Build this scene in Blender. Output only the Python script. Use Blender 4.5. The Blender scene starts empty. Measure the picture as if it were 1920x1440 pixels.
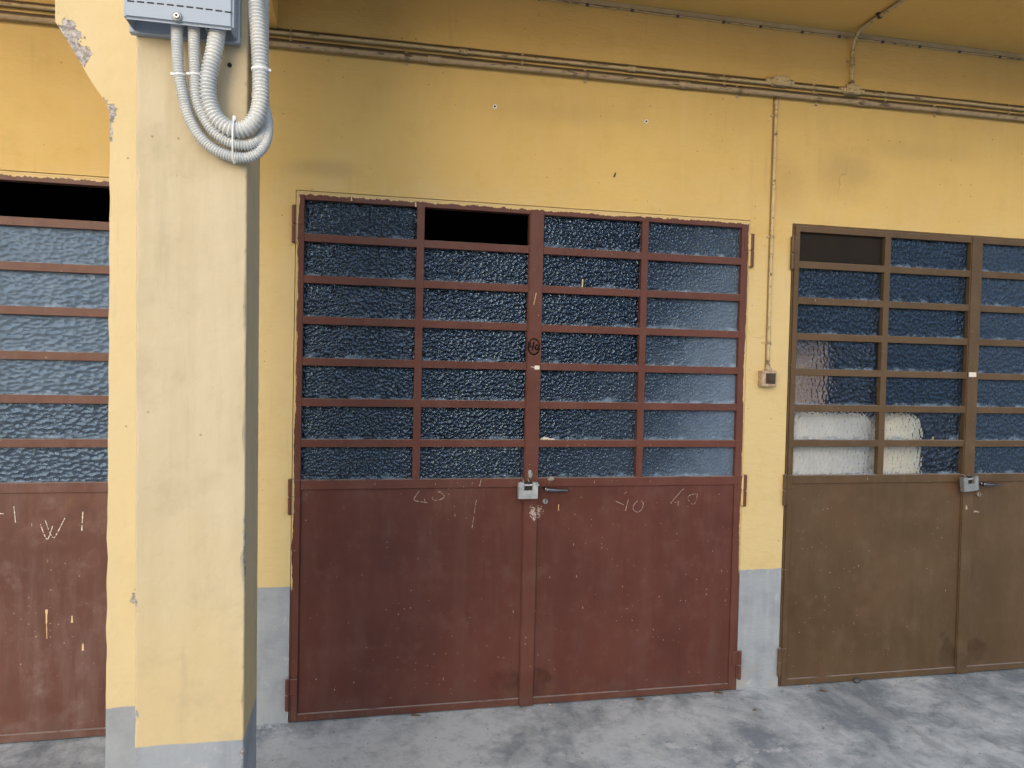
import bpy, bmesh, math, random
from mathutils import Vector, Matrix, noise as mnoise
random.seed(7)
sc = bpy.context.scene
col = sc.collection

# ------------------------------------------------------------------ camera
YAW, PITCH, ROLL = .2087, -.0262, .0225
fw = Vector((math.sin(YAW)*math.cos(PITCH), math.cos(YAW)*math.cos(PITCH), math.sin(PITCH)))
rt = Vector((math.cos(YAW), -math.sin(YAW), 0)); up = rt.cross(fw)
r2 = math.cos(ROLL)*rt + math.sin(ROLL)*up; u2 = -math.sin(ROLL)*rt + math.cos(ROLL)*up
cam = bpy.data.cameras.new('camera'); cam.sensor_width = 36; cam.lens = 36*1410.69/1920
cam.clip_start = .05; cam.clip_end = 400
co = bpy.data.objects.new('camera', cam); col.objects.link(co)
m = Matrix((r2, u2, -fw)).transposed().to_4x4(); m.translation = (.2645, -3.6583, 1.7219)
co.matrix_world = m; sc.camera = co

# ------------------------------------------------------------------ sky and sun (overcast)
SUN_FROM = Vector((-.36, -.88, .31)).normalized()
w = bpy.data.worlds.new('World'); sc.world = w; w.use_nodes = True
nt = w.node_tree; nt.nodes.clear()
sky = nt.nodes.new('ShaderNodeTexSky'); sky.sky_type = 'NISHITA'; sky.sun_disc = False
sky.sun_elevation = math.asin(SUN_FROM.z); sky.sun_rotation = math.atan2(SUN_FROM.x, SUN_FROM.y)
sky.air_density = 1.0; sky.dust_density = 1.5; sky.ozone_density = 1.7
bg = nt.nodes.new('ShaderNodeBackground'); bg.inputs['Strength'].default_value = .15
wo = nt.nodes.new('ShaderNodeOutputWorld')
nt.links.new(sky.outputs[0], bg.inputs[0]); nt.links.new(bg.outputs[0], wo.inputs[0])
sl = bpy.data.lights.new('sun', 'SUN'); sl.energy = 1.1; sl.angle = math.radians(110); sl.color = (1, .96, .90)
so = bpy.data.objects.new('sun', sl); col.objects.link(so)
so.rotation_euler = (-SUN_FROM).to_track_quat('-Z', 'Y').to_euler()
sc.view_settings.view_transform = 'Standard'; sc.view_settings.look = 'None'
sc.view_settings.exposure = .87; sc.view_settings.gamma = 1; sc.view_settings.use_curve_mapping = False
try:
    sc.cycles.use_denoising = True; sc.cycles.max_bounces = 7; sc.cycles.diffuse_bounces = 4; sc.cycles.glossy_bounces = 3; sc.cycles.transmission_bounces = 5
    sc.cycles.sample_clamp_indirect = 6
except Exception: pass

# ------------------------------------------------------------------ node helpers
class NB:
    def __init__(s, name):
        s.m = bpy.data.materials.new(name); s.m.use_nodes = True; s.t = s.m.node_tree; s.t.nodes.clear()
        s.out = s.n('ShaderNodeOutputMaterial')
    def n(s, t, **k):
        x = s.t.nodes.new(t)
        for a, b in k.items(): setattr(x, a, b)
        return x
    def set(s, sock, v):
        if isinstance(v, bpy.types.NodeSocket): s.t.links.new(v, sock)
        elif isinstance(v, tuple) and len(v) == 3 and sock.type == 'RGBA': sock.default_value = (*v, 1)
        else: sock.default_value = v
    def geo(s, what='Position'): return s.n('ShaderNodeNewGeometry').outputs[what]
    def obj(s): return s.n('ShaderNodeTexCoord').outputs['Object']
    def sep(s, v):
        x = s.n('ShaderNodeSeparateXYZ'); s.set(x.inputs[0], v); return x.outputs
    def mapping(s, v, scale=(1,1,1), loc=(0,0,0), rot=(0,0,0)):
        x = s.n('ShaderNodeMapping'); s.set(x.inputs[0], v); x.inputs['Location'].default_value = loc
        x.inputs['Scale'].default_value = scale; x.inputs['Rotation'].default_value = rot; return x.outputs[0]
    def math(s, op, a, b=0., c=None, clamp=False):
        x = s.n('ShaderNodeMath', operation=op, use_clamp=clamp); s.set(x.inputs[0], a); s.set(x.inputs[1], b)
        if c is not None: s.set(x.inputs[2], c)
        return x.outputs[0]
    def noise(s, v, scale, detail=4, rough=.55, dist=0., col=False):
        x = s.n('ShaderNodeTexNoise'); s.set(x.inputs['Vector'], v); x.inputs['Scale'].default_value = scale
        x.inputs['Detail'].default_value = detail; x.inputs['Roughness'].default_value = rough; x.inputs['Distortion'].default_value = dist
        return x.outputs['Color' if col else 'Fac']
    def voro(s, v, scale, feature='F1', out='Distance', rnd=1.):
        x = s.n('ShaderNodeTexVoronoi', feature=feature); s.set(x.inputs['Vector'], v); x.inputs['Scale'].default_value = scale
        x.inputs['Randomness'].default_value = rnd
        return x.outputs[out]
    def ramp(s, v, a, b, lo=0., hi=1., smooth=True):
        x = s.n('ShaderNodeMapRange'); x.interpolation_type = 'SMOOTHSTEP' if smooth else 'LINEAR'
        s.set(x.inputs[0], v); s.set(x.inputs[1], a); s.set(x.inputs[2], b); x.inputs[3].default_value = lo; x.inputs[4].default_value = hi
        return x.outputs[0]
    def mix(s, f, a, b, mode='MIX'):
        x = s.n('ShaderNodeMix', data_type='RGBA', blend_type=mode); s.set(x.inputs[0], f); s.set(x.inputs[6], a); s.set(x.inputs[7], b)
        return x.outputs[2]
    def mul(s, *a):
        r = a[0]
        for b in a[1:]: r = s.math('MULTIPLY', r, b)
        return r
    def spot(s, P, c, r, soft=.6, wob=None, rad=(1,1,1)):
        v = s.n('ShaderNodeVectorMath', operation='SUBTRACT'); s.set(v.inputs[0], P); v.inputs[1].default_value = c
        d = s.n('ShaderNodeVectorMath', operation='DIVIDE'); s.set(d.inputs[0], v.outputs[0]); d.inputs[1].default_value = rad
        l = s.n('ShaderNodeVectorMath', operation='LENGTH'); s.set(l.inputs[0], d.outputs[0])
        x = l.outputs['Value']
        if wob is not None: x = s.math('ADD', x, wob)
        return s.ramp(x, r*(1-soft), r, 1., 0.)
    def bump(s, h, strength=.3, dist=.01, normal=None):
        x = s.n('ShaderNodeBump'); x.inputs['Strength'].default_value = strength; x.inputs['Distance'].default_value = dist
        s.set(x.inputs['Height'], h)
        if normal is not None: s.set(x.inputs['Normal'], normal)
        return x.outputs[0]
    def bsdf(s, colr, rough=.7, metal=0., normal=None, spec=.5, **k):
        b = s.n('ShaderNodeBsdfPrincipled'); s.set(b.inputs['Base Color'], colr); s.set(b.inputs['Roughness'], rough)
        s.set(b.inputs['Metallic'], metal); s.set(b.inputs['Specular IOR Level'], spec)
        if normal is not None: s.set(b.inputs['Normal'], normal)
        for a, v in k.items(): s.set(b.inputs[a], v)
        return b.outputs[0]
    def done(s, sh): s.t.links.new(sh, s.out.inputs[0]); return s.m

YELLOW, YELLOW_D = (.63, .44, .155), (.50, .335, .115)
GREY = (.315, .34, .365)
CONC = (.33, .32, .31)

def add_vec(b, a, c, k):
    s1 = b.n('ShaderNodeVectorMath', operation='SCALE'); b.set(s1.inputs[0], c); s1.inputs['Scale'].default_value = k
    s2 = b.n('ShaderNodeVectorMath', operation='ADD'); b.set(s2.inputs[0], a); b.set(s2.inputs[1], s1.outputs[0]); return s2.outputs[0]
NB.n_add = add_vec
def flat2(b, P, k=1.):
    """wall coordinates (x+y, z) for cheap 2D textures"""
    x, y, z = b.sep(P); c = b.n('ShaderNodeCombineXYZ'); b.set(c.inputs[0], b.math('ADD', x, y)); b.set(c.inputs[1], z); return c.outputs[0]
def voro2(b, v, scale, feature='F1', smooth=.3):
    x = b.n('ShaderNodeTexVoronoi', feature=feature, voronoi_dimensions='2D'); b.set(x.inputs['Vector'], v); x.inputs['Scale'].default_value = scale
    if feature == 'SMOOTH_F1': x.inputs['Smoothness'].default_value = smooth
    return x
NB.flat2 = flat2; NB.voro2 = voro2

def wall_mat(name, pale=False, wains=.650, chips=(), ochre=False, fade=False):
    b = NB(name); P = b.geo(); x, y, z = b.sep(P); F = b.flat2(P)
    n1 = b.sep(b.noise(P, 1.1, 4, .6, col=True)); big, cmask, st2 = n1
    n2 = b.sep(b.noise(P, 5.5, 5, .68, col=True)); mid, mid2, wv = n2
    n3 = b.sep(b.noise(b.mapping(P, (9, 9, .9)), 1.6, 4, .62, col=True)); streak, streak2, _ = n3
    if pale:
        c = b.mix(b.mul(b.ramp(streak, .35, .68), .6), (.555, .465, .305), (.48, .39, .235))
        c = b.mix(b.mul(b.ramp(b.math('ADD', z, b.math('MULTIPLY', mid2, .5)), 1.65, .95), .65), c, (.60, .455, .225))
        c = b.mix(b.mul(b.ramp(mid, .50, .72), .5), c, (.42, .35, .23))
        c = b.mix(b.mul(b.ramp(big, .52, .66), .4), c, (.62, .535, .37))
        c = b.mix(b.mul(b.ramp(streak2, .56, .68), b.ramp(st2, .45, .6), .22), c, (.36, .30, .20))
    else:
        c = b.mix(b.ramp(big, .35, .65), YELLOW, (.60, .415, .15))
        zz = b.math('ADD', z, b.math('MULTIPLY', b.math('SUBTRACT', mid2, .5), 1.2))
        c = b.mix(b.mul(b.ramp(zz, 2.75, 2.0), .85), c, (.61, .475, .24))          # paler and less saturated lower down
        c = b.mix(b.mul(b.ramp(mid, .5, .78), .45), c, YELLOW_D)
        if fade: c = b.mix(.75, c, (.62, .52, .315))
        if ochre: c = b.mix(.8, c, (.74, .47, .13))
        c = b.mix(b.mul(b.ramp(streak, .53, .70), .18), c, (.66, .50, .25))
        c = b.mix(b.mul(b.ramp(streak2, .56, .70), b.ramp(st2, .50, .62), .22), c, (.33, .235, .115))
        wob = b.math('MULTIPLY', b.math('SUBTRACT', mid2, .5), 1.1)
        for cc, rad, k in (((2.86, 0, 2.80), (.34, 1, .20), .34), ((2.52, 0, 2.74), (.16, 1, .26), .24), ((3.3, 0, 2.95), (.6, 1, .10), .18),
                         ((.1, 0, 2.62), (.24, 1, .06), .30), ((1.25, 0, 2.98), (.6, 1, .10), .16)):
            c = b.mix(b.mul(b.spot(P, cc, 1., .9, wob, rad), k), c, (.26, .175, .085))   # soot stains
        if not fade and not ochre:
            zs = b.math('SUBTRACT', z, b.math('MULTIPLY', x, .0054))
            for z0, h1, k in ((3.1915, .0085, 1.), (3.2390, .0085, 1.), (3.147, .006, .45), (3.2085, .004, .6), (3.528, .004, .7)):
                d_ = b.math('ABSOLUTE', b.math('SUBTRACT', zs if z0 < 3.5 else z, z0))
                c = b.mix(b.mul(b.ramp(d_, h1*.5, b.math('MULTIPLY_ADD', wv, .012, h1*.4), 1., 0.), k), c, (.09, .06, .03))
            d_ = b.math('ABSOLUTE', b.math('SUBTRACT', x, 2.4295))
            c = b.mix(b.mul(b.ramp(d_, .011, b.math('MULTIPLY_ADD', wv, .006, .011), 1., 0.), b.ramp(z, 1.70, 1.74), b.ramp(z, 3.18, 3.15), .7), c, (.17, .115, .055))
            c = b.mix(b.mul(b.ramp(zs, 3.15, 2.98), b.ramp(zs, 2.85, 3.15), b.ramp(streak2, .45, .62), .15), c, (.30, .21, .10))
    V = b.voro2(b.n_add(F, b.noise(P, 6, 2, .6, col=True), .22), 2.6, 'DISTANCE_TO_EDGE')
    crack = b.mul(b.ramp(V.outputs['Distance'], .0, .006, 1., 0.), b.ramp(cmask, .64, .70), 0. if (pale or fade) else 1.)
    c = b.mix(b.mul(crack, .5), c, (.16, .11, .06))
    S = b.voro2(F, 15); pr, pg, pb = b.sep(S.outputs['Color'])
    spk = b.mul(b.ramp(S.outputs['Distance'], b.math('MULTIPLY', pg, .04), b.math('MULTIPLY_ADD', pg, .07, .02), 1., 0.), b.ramp(pr, .90, .91))
    c = b.mix(b.mul(spk, .65), c, (.20, .14, .07))
    edge = b.math('ADD', z, b.math('MULTIPLY', b.math('SUBTRACT', mid2, .5), .022))
    g = b.mix(b.ramp(mid, .4, .7), GREY, (.25, .27, .30)); g = b.mix(b.mul(b.ramp(streak, .48, .68), .4), g, (.39, .41, .43))
    g = b.mix(b.mul(b.ramp(z, .20, .0), b.ramp(wv, .42, .58), .8), g, (.36, .34, .31))
    g = b.mix(b.mul(b.ramp(mid2, .60, .68), .6), g, (.46, .48, .50))
    c = b.mix(b.ramp(edge, wains-.002, wains+.002, 1., 0.), c, g)
    fine = b.noise(P, 30, 4, .7)
    hm = None
    if chips:
        wob = b.math('MULTIPLY', b.math('SUBTRACT', fine, .5), 3.2)
        for cc, r, rad in chips:
            mk = b.spot(P, cc, r, .12, wob, rad); hm = mk if hm is None else b.math('MAXIMUM', hm, mk)
        rim = b.ramp(hm, .02, .35); 
        c = b.mix(rim, c, b.mix(b.ramp(b.noise(P, 70, 3, .7), .35, .65), (.20, .18, .165), (.50, .47, .45)))
    if hm is not None: h = b.math('SUBTRACT', b.noise(P, 8, 4, .7), b.math('MULTIPLY', hm, b.math('ADD', .6, fine)))
    else: h = b.math('ADD', b.noise(b.mapping(P, (2.2, 2.2, 6), rot=(0, .35, 0)), 3, 5, .72), b.math('MULTIPLY', crack, -.3)) if not pale else b.noise(P, 8, 4, .7)
    return b.done(b.bsdf(c, b.ramp(mid, .3, .7, .55, .8), normal=b.bump(h, .55, .013), spec=.3))

def paint_mat(name, base, dusty, amount=.5, rust=(.09, .03, .015), over=None, chips=(), damp=(), speck=.86):
    """old enamel on sheet steel; over = door x0, for wall paint slopped on to the frame"""
    b = NB(name); P = b.geo(); x, y, z = b.sep(P); F = b.flat2(P)
    big, big2, dens = b.sep(b.noise(P, 2.0, 5, .62, col=True))
    mid, mid2, mid3 = b.sep(b.noise(P, 8, 5, .68, col=True))
    streak, streak2, _ = b.sep(b.noise(b.mapping(P, (7, 7, 1.0)), 1.5, 5, .7, col=True))
    c = b.mix(b.ramp(big, .35, .65), base, tuple(v*1.25 for v in base))
    d = b.mul(b.math('ADD', b.mul(b.ramp(streak, .42, .72), .7), b.ramp(mid, .50, .74)), amount)
    c = b.mix(d, c, dusty)
    c = b.mix(b.mul(b.ramp(big2, .58, .72), .5), c, rust)
    c = b.mix(b.mul(b.ramp(streak2, .60, .68), .25), c, tuple(v*.6 for v in base))
    rz = b.math('MAXIMUM', b.mul(b.ramp(z, .80, 1.10), b.ramp(z, 1.116, 1.11)), b.ramp(z, .14, .02))
    c = b.mix(b.mul(rz, b.ramp(streak2, .50, .62), b.ramp(mid, .40, .60), .45), c, (.15, .065, .032))      # rust runs below the rail and at the foot
    S = b.voro2(F, 34); pr, pg, pb = b.sep(S.outputs['Color'])
    dm = b.ramp(dens, .40, .60)
    spk = b.mul(b.ramp(S.outputs['Distance'], b.math('MULTIPLY', pg, .07), b.math('MULTIPLY_ADD', pg, .09, .035), 1., 0.), b.ramp(pr, speck, speck+.01), dm)
    S2 = b.voro2(b.mapping(F, (1, .28, 1)), 22); qr, qg, qb = b.sep(S2.outputs['Color'])
    spk = b.math('MAXIMUM', spk, b.mul(b.ramp(S2.outputs['Distance'], .03, .055, 1., 0.), b.ramp(qg, .955, .96), .8))
    c = b.mix(b.mul(spk, b.math('MULTIPLY_ADD', pb, .5, .25)), c, (.55, .42, .33))
    if chips:
        fz = b.noise(P, 95, 5, .75)
        for cc, r, rad in chips:
            mk = b.ramp(b.math('ADD', b.math('MULTIPLY', b.spot(P, cc, r, 1., None, rad), .60), fz), .99, 1.03)
            c = b.mix(mk, c, (.42, .34, .30))
    for cc, r, rad in damp:
        mk = b.spot(P, cc, r, .35, b.math('MULTIPLY', b.math('SUBTRACT', mid, .5), 2.6), rad)
        c = b.mix(b.mul(mk, b.ramp(mid3, .3, .6), .6), c, tuple(v*.5 for v in base))
    c = b.mix(b.mul(b.ramp(z, .16, .02), b.ramp(mid2, .35, .6), .5), c, tuple(v*.75 for v in dusty))
    if over is not None:
        nz = b.noise(b.mapping(P, (1, 1, .5)), 38, 4, .72)
        e1 = b.math('ADD', z, b.math('MULTIPLY', b.math('SUBTRACT', nz, .5), .034))
        e1 = b.math('ADD', e1, b.math('MULTIPLY', b.math('SUBTRACT', big2, .5), .03))
        mk = b.ramp(e1, 2.4885, 2.4905)
        e2 = b.math('ADD', b.math('SUBTRACT', x, over), b.math('MULTIPLY', b.math('SUBTRACT', nz, .5), .016))
        k2 = b.math('MULTIPLY', b.math('SUBTRACT', dens, .5), .05)
        mk = b.math('MAXIMUM', mk, b.ramp(b.math('ADD', e2, k2), .0035, .0055, 1., 0.))
        mk = b.math('MAXIMUM', mk, b.ramp(b.math('SUBTRACT', e2, k2), 2.2945, 2.2965))
        hng = b.math('MAXIMUM', b.ramp(x, over-.0058, over-.0057, 1., 0.), b.ramp(x, over+2.3057, over+2.3058))   # the hinges keep the door colour
        mk = b.mul(mk, b.ramp(z, .62, .66), b.math('SUBTRACT', 1., hng))
        c = b.mix(mk, c, (.60, .45, .20))
    nz_ = b.sep(b.geo('Normal'))[2]
    dust_haze = b.mul(b.ramp(nz_, .5, .9), b.ramp(mid3, .30, .5))
    c = b.mix(b.mul(dust_haze, .85), c, (.38, .33, .30))
    n = b.bump(b.noise(P, 2.6, 3, .6), .5, .03)
    return b.done(b.bsdf(c, b.ramp(d, 0, .6, .42, .70), normal=n, spec=.28))

def simple(name, c1, c2, scale=20, rough=.5, metal=0., bump=.1, dist=.003, spec=.5):
    b = NB(name); P = b.obj(); nz = b.noise(P, scale, 4, .6)
    return b.done(b.bsdf(b.mix(b.ramp(nz, .3, .7), c1, c2), b.ramp(nz, .3, .7, rough*.85, min(1, rough*1.15)), metal, None, spec))

def pipe_mat(name, c1, c2, grime):
    b = NB(name); P = b.geo(); nz = b.noise(P, 26, 5, .7); st = b.noise(b.mapping(P, (2, 9, 9)), 5, 4, .65)
    c = b.mix(b.ramp(nz, .3, .7), c1, c2)
    c = b.mix(b.mul(b.ramp(st, .57, .64), .8), c, grime)
    up_ = b.sep(b.geo('Normal'))[2]
    c = b.mix(b.mul(b.ramp(up_, .10, .60), .8), c, grime)      # soot lying on top of the pipe
    return b.done(b.bsdf(c, .7, spec=.3))

def glass_mat(name, scale, stretch=(1, 1, 1), bdist=.008, tint=(.30, .36, .42), base_dust_haze=.0, solid=False, fres=1.75, refl=(.50, .70, .98), rough=.18):
    b = NB(name); O = b.obj(); oi = b.n('ShaderNodeObjectInfo')
    P = b.n_add(O, oi.outputs['Location'], 1.7); F = b.flat2(P)
    nz = b.sep(b.noise(P, scale*.5, 2, col=True))
    wp = b.n_add(b.mapping(F, (stretch[0], stretch[2], 1)), b.noise(P, scale*.6, 1, col=True), .012)
    v = b.voro2(wp, scale, 'SMOOTH_F1', .35)
    h = b.math('ADD', v.outputs['Distance'], b.math('MULTIPLY', nz[0], .5))
    at = b.n('ShaderNodeAttribute', attribute_type='OBJECT', attribute_name='dust')
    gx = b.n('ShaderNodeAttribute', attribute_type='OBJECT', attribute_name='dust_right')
    ox, oy, oz = b.sep(O)
    n = b.bump(h, 1., bdist)
    if solid:
        b_ = b.n('ShaderNodeBsdfPrincipled'); b.set(b_.inputs['Base Color'], tint); b.set(b_.inputs['Roughness'], .05)
        b_.inputs['Transmission Weight'].default_value = 1.; b_.inputs['IOR'].default_value = 1.5; b.set(b_.inputs['Normal'], n); b_.inputs['Specular Tint'].default_value = (.40, .56, .85, 1)
    else:
        fr = b.n('ShaderNodeFresnel'); fr.inputs['IOR'].default_value = fres; b.set(fr.inputs['Normal'], n)
        gs = b.n('ShaderNodeBsdfGlossy'); gs.inputs['Roughness'].default_value = rough; gs.inputs['Color'].default_value = (*refl, 1); b.set(gs.inputs['Normal'], n)
        tr = b.n('ShaderNodeBsdfTransparent'); b.set(tr.inputs['Color'], tint)
        b_ = b.n('ShaderNodeMixShader'); b.set(b_.inputs[0], fr.outputs[0]); b.set(b_.inputs[1], tr.outputs[0]); b.set(b_.inputs[2], gs.outputs[0])
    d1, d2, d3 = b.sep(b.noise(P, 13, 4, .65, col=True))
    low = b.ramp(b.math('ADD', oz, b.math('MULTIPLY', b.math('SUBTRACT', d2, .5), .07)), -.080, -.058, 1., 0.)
    f = b.math('ADD', b.mul(low, b.ramp(d3, .42, .62), .40), base_dust_haze)
    side = b.ramp(b.math('ADD', ox, b.math('ADD', b.math('MULTIPLY', oz, -1.2), b.math('MULTIPLY', b.math('SUBTRACT', d1, .5), .25))), -.26, .26)  # diagonal pale haze: sky reflection painted into the pane colour
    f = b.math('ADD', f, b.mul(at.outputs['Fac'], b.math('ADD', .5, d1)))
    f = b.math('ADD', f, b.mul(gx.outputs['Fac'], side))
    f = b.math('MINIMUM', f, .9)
    dsh = b.n('ShaderNodeBsdfDiffuse'); b.set(dsh.inputs['Color'], (.31, .41, .54)); b.set(dsh.inputs['Normal'], n)  # blue-grey film: some dust, plus sky reflection put into its colour
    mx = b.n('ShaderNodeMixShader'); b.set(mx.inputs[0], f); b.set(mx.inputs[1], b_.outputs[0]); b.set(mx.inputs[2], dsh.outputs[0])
    return b.done(mx.outputs[0])

def floor_mat():
    b = NB('concrete_floor'); P = b.geo()
    W = b.n_add(P, b.noise(P, 3.5, 4, .65, col=True), .16)
    a, scr, a3 = b.sep(b.noise(W, 1.7, 7, .7, col=True)); f, f2, f3 = b.sep(b.noise(P, 10, 6, .72, col=True))
    diag, diag2, _ = b.sep(b.noise(b.mapping(W, (5.0, 1.3, 1), rot=(0, 0, -.75)), 1.3, 6, .68, col=True))
    c = b.mix(b.ramp(a, .40, .60), (.225, .26, .29), (.57, .60, .61))
    c = b.mix(b.mul(b.ramp(diag, .44, .66), .45), c, (.595, .615, .61))
    c = b.mix(b.mul(b.ramp(f, .48, .70), .5), c, (.235, .255, .265))
    c = b.mix(b.mul(b.ramp(diag2, .56, .68), .38), c, (.185, .20, .21))
    c = b.mix(b.mul(b.ramp(b.math('ADD', scr, b.math('MULTIPLY', b.math('SUBTRACT', f2, .5), .35)), .58, .64), .75), c, (.66, .665, .67))   # scraped pale patches
    c = b.mix(b.mul(b.ramp(f3, .60, .68), b.ramp(a3, .45, .6), .6), c, (.11, .11, .115))
    e1, e2, e3 = b.sep(b.noise(P, 28, 6, .78, col=True))
    c = b.mix(b.mul(b.ramp(e1, .52, .68), .28), c, (.20, .215, .225))
    c = b.mix(b.mul(b.ramp(e2, .54, .66), b.ramp(a3, .40, .55), .35), c, (.62, .635, .63))
    S = b.n('ShaderNodeTexVoronoi', voronoi_dimensions='2D'); b.set(S.inputs['Vector'], P); S.inputs['Scale'].default_value = 24; pr, pg, pb = b.sep(S.outputs['Color']); ds = S.outputs['Distance']
    c = b.mix(b.mul(b.ramp(ds, .04, b.math('MULTIPLY_ADD', pg, .10, .05), 1., 0.), b.ramp(pr, .93, .94)), c, (.08, .075, .07))
    c = b.mix(b.mul(b.ramp(ds, .03, b.math('MULTIPLY_ADD', pg, .08, .04), 1., 0.), b.ramp(pr, .07, .06)), c, (.66, .65, .62))
    h = b.noise(P, 16, 6, .75)
    return b.done(b.bsdf(c, b.ramp(a, .3, .7, .5, .8), normal=b.bump(h, .45, .008), spec=.35))

RED, RED_D = (.086, .028, .020), (.130, .068, .055)
M = {}
M['wall'] = wall_mat('yellow_plaster')
M['column'] = wall_mat('faded_column_paint', pale=True, chips=(((-.021, -1.46, 1.20), 1., (.006, .02, .10)), ((-.019, -1.46, 1.10), 1., (.008, .02, .03)), ((-.018, -1.46, .61), 1., (.010, .02, .016)), ((-.300, -1.46, .74), 1., (.008, .02, .016)), ((-.305, -1.46, 1.05), 1., (.005, .02, .012))))
M['pier'] = wall_mat('pier_paint', fade=True, chips=(((-.575, -1.2, 2.655), 1., (.040, .1, .050)), ((-.545, -1.2, 2.60), 1., (.035, .1, .03)), ((-.461, -1.2, 2.44), 1., (.022, .1, .034)), ((-.455, -1.2, 2.38), 1., (.012, .1, .03)), ((-.36, -1.2, .99), 1., (.02, .1, .03))))
M['canopy'] = wall_mat('ochre_canopy_paint', ochre=True)
M['floor'] = floor_mat()
M['red'] = paint_mat('red_brown_enamel', RED, RED_D, .38, chips=(((1.175, 0, .985), 1., (.10, .2, .10)), ((1.15, 0, .95), 1., (.05, .2, .06))),
                     damp=(((1.05, 0, .14), 1., (.08, .3, .10)), ((1.20, 0, .12), 1., (.09, .3, .07))))
M['red_frame'] = paint_mat('red_frame_enamel', (.098, .034, .024), (.135, .075, .058), .30, over=0., chips=(((1.155, 0, .985), 1., (.06, .2, .09)), ((1.165, 0, .955), 1., (.03, .2, .05))))
M['red_old'] = paint_mat('dusty_red_enamel', (.100, .041, .031), (.185, .120, .102), .65, over=-3.0, speck=.80)
M['brown'] = paint_mat('brown_enamel', (.086, .051, .024), (.140, .096, .062), .40, rust=(.06, .028, .012),
                       chips=(((3.785, 0, .935), 1., (.06, .2, .02)), ((3.70, 0, .965), 1., (.02, .2, .04))),
                       damp=(((3.62, 0, .13), 1., (.06, .3, .12)), ((3.80, 0, .12), 1., (.10, .3, .07)), ((3.70, 0, .10), 1., (.05, .3, .10))))
M['glass'] = glass_mat('hammered_glass', 68, bdist=.0047, fres=1.6, refl=(.50, .70, .97), rough=.2, base_dust_haze=.004)
M['glass_wavy'] = glass_mat('wavy_glass', 46, (.75, 1, 1.2), bdist=.0048, fres=1.62, refl=(.44, .66, 1.02), rough=.30)
M['glass_right'] = glass_mat('wavy_glass_shade', 56, (1.1, 1, .8), bdist=.0048, fres=1.55, refl=(.44, .60, .82), rough=.2, base_dust_haze=.015)
M['glass_clear'] = glass_mat('rolled_glass', 44, (1, 1, 1), .0046, tint=(1., 1., 1.), solid=True)
M['plastic'] = simple('box_plastic', (.30, .355, .425), (.325, .38, .45), 9, .45)
M['conduit'] = simple('conduit_plastic', (.48, .51, .53), (.62, .63, .61), 7, .5)
M['white'] = simple('white_nylon', (.72, .72, .70), (.78, .78, .77), 20, .4)
M['pipe'] = pipe_mat('painted_pipe', (.56, .44, .24), (.48, .37, .21), (.10, .07, .045))
M['pipe_low'] = pipe_mat('painted_pipe_mauve', (.45, .35, .21), (.37, .28, .19), (.08, .06, .045))
M['strip'] = simple('strip_paint', (.52, .41, .24), (.44, .34, .20), 8, .8)
M['steel'] = simple('padlock_steel', (.40, .41, .42), (.56, .57, .58), 30, .42, .6, .05)
M['steel_dull'] = simple('dull_steel', (.25, .26, .26), (.36, .36, .36), 40, .5, .6, .1)
M['chrome'] = simple('handle_chrome', (.10, .105, .11), (.20, .20, .21), 30, .25, .95, .05)
M['rusty'] = simple('rusty_steel', (.20, .15, .12), (.36, .30, .26), 60, .7, .2, .4)
M['chalk'] = simple('chalk', (.46, .38, .32), (.26, .18, .14), 120, .9)
M['marker'] = simple('black_marker', (.003, .003, .003), (.006, .005, .005), 50, .7, spec=.1)
M['black'] = simple('dark_hole', (.012, .011, .010), (.02, .018, .016), 30, .8)
M['clip'] = simple('dark_clip', (.05, .045, .05), (.09, .08, .08), 60, .6)
M['cream'] = simple('switch_cream', (.50, .39, .27), (.30, .20, .12), 45, .5)
M['bakelite'] = simple('switch_bakelite', (.035, .018, .010), (.06, .035, .015), 40, .4)
M['interior'] = simple('sooty_interior', (.07, .065, .06), (.10, .095, .09), 3, .9)
M['facade'] = simple('dark_facade', (.07, .072, .078), (.09, .09, .095), 2, .8)  # surface of the added block that darkens the pane reflections
M['wrap_white'] = simple('white_wrap', (.88, .88, .83), (.78, .79, .75), 12, .5)
M['wrap_cream'] = simple('cream_wrap', (.88, .85, .70), (.84, .80, .64), 12, .6)
M['carton'] = simple('carton', (.50, .40, .31), (.36, .25, .18), 7, .8)
M['tarboard'] = simple('tarred_board', (.014, .011, .009), (.022, .017, .013), 12, .7, spec=.15)
M['leaf'] = simple('dry_leaf', (.30, .15, .06), (.42, .26, .13), 60, .8)
M['grit'] = simple('grit', (.10, .09, .08), (.42, .40, .37), 3, .9)
M['paper'] = simple('pale_scrap', (.62, .58, .52), (.7, .66, .6), 60, .8)
M['tape'] = simple('paper_tape', (.66, .60, .52), (.72, .67, .58), 60, .8)
M['yellow_spill'] = simple('paint_drip', (.62, .45, .22), (.68, .50, .26), 60, .6)

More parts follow.
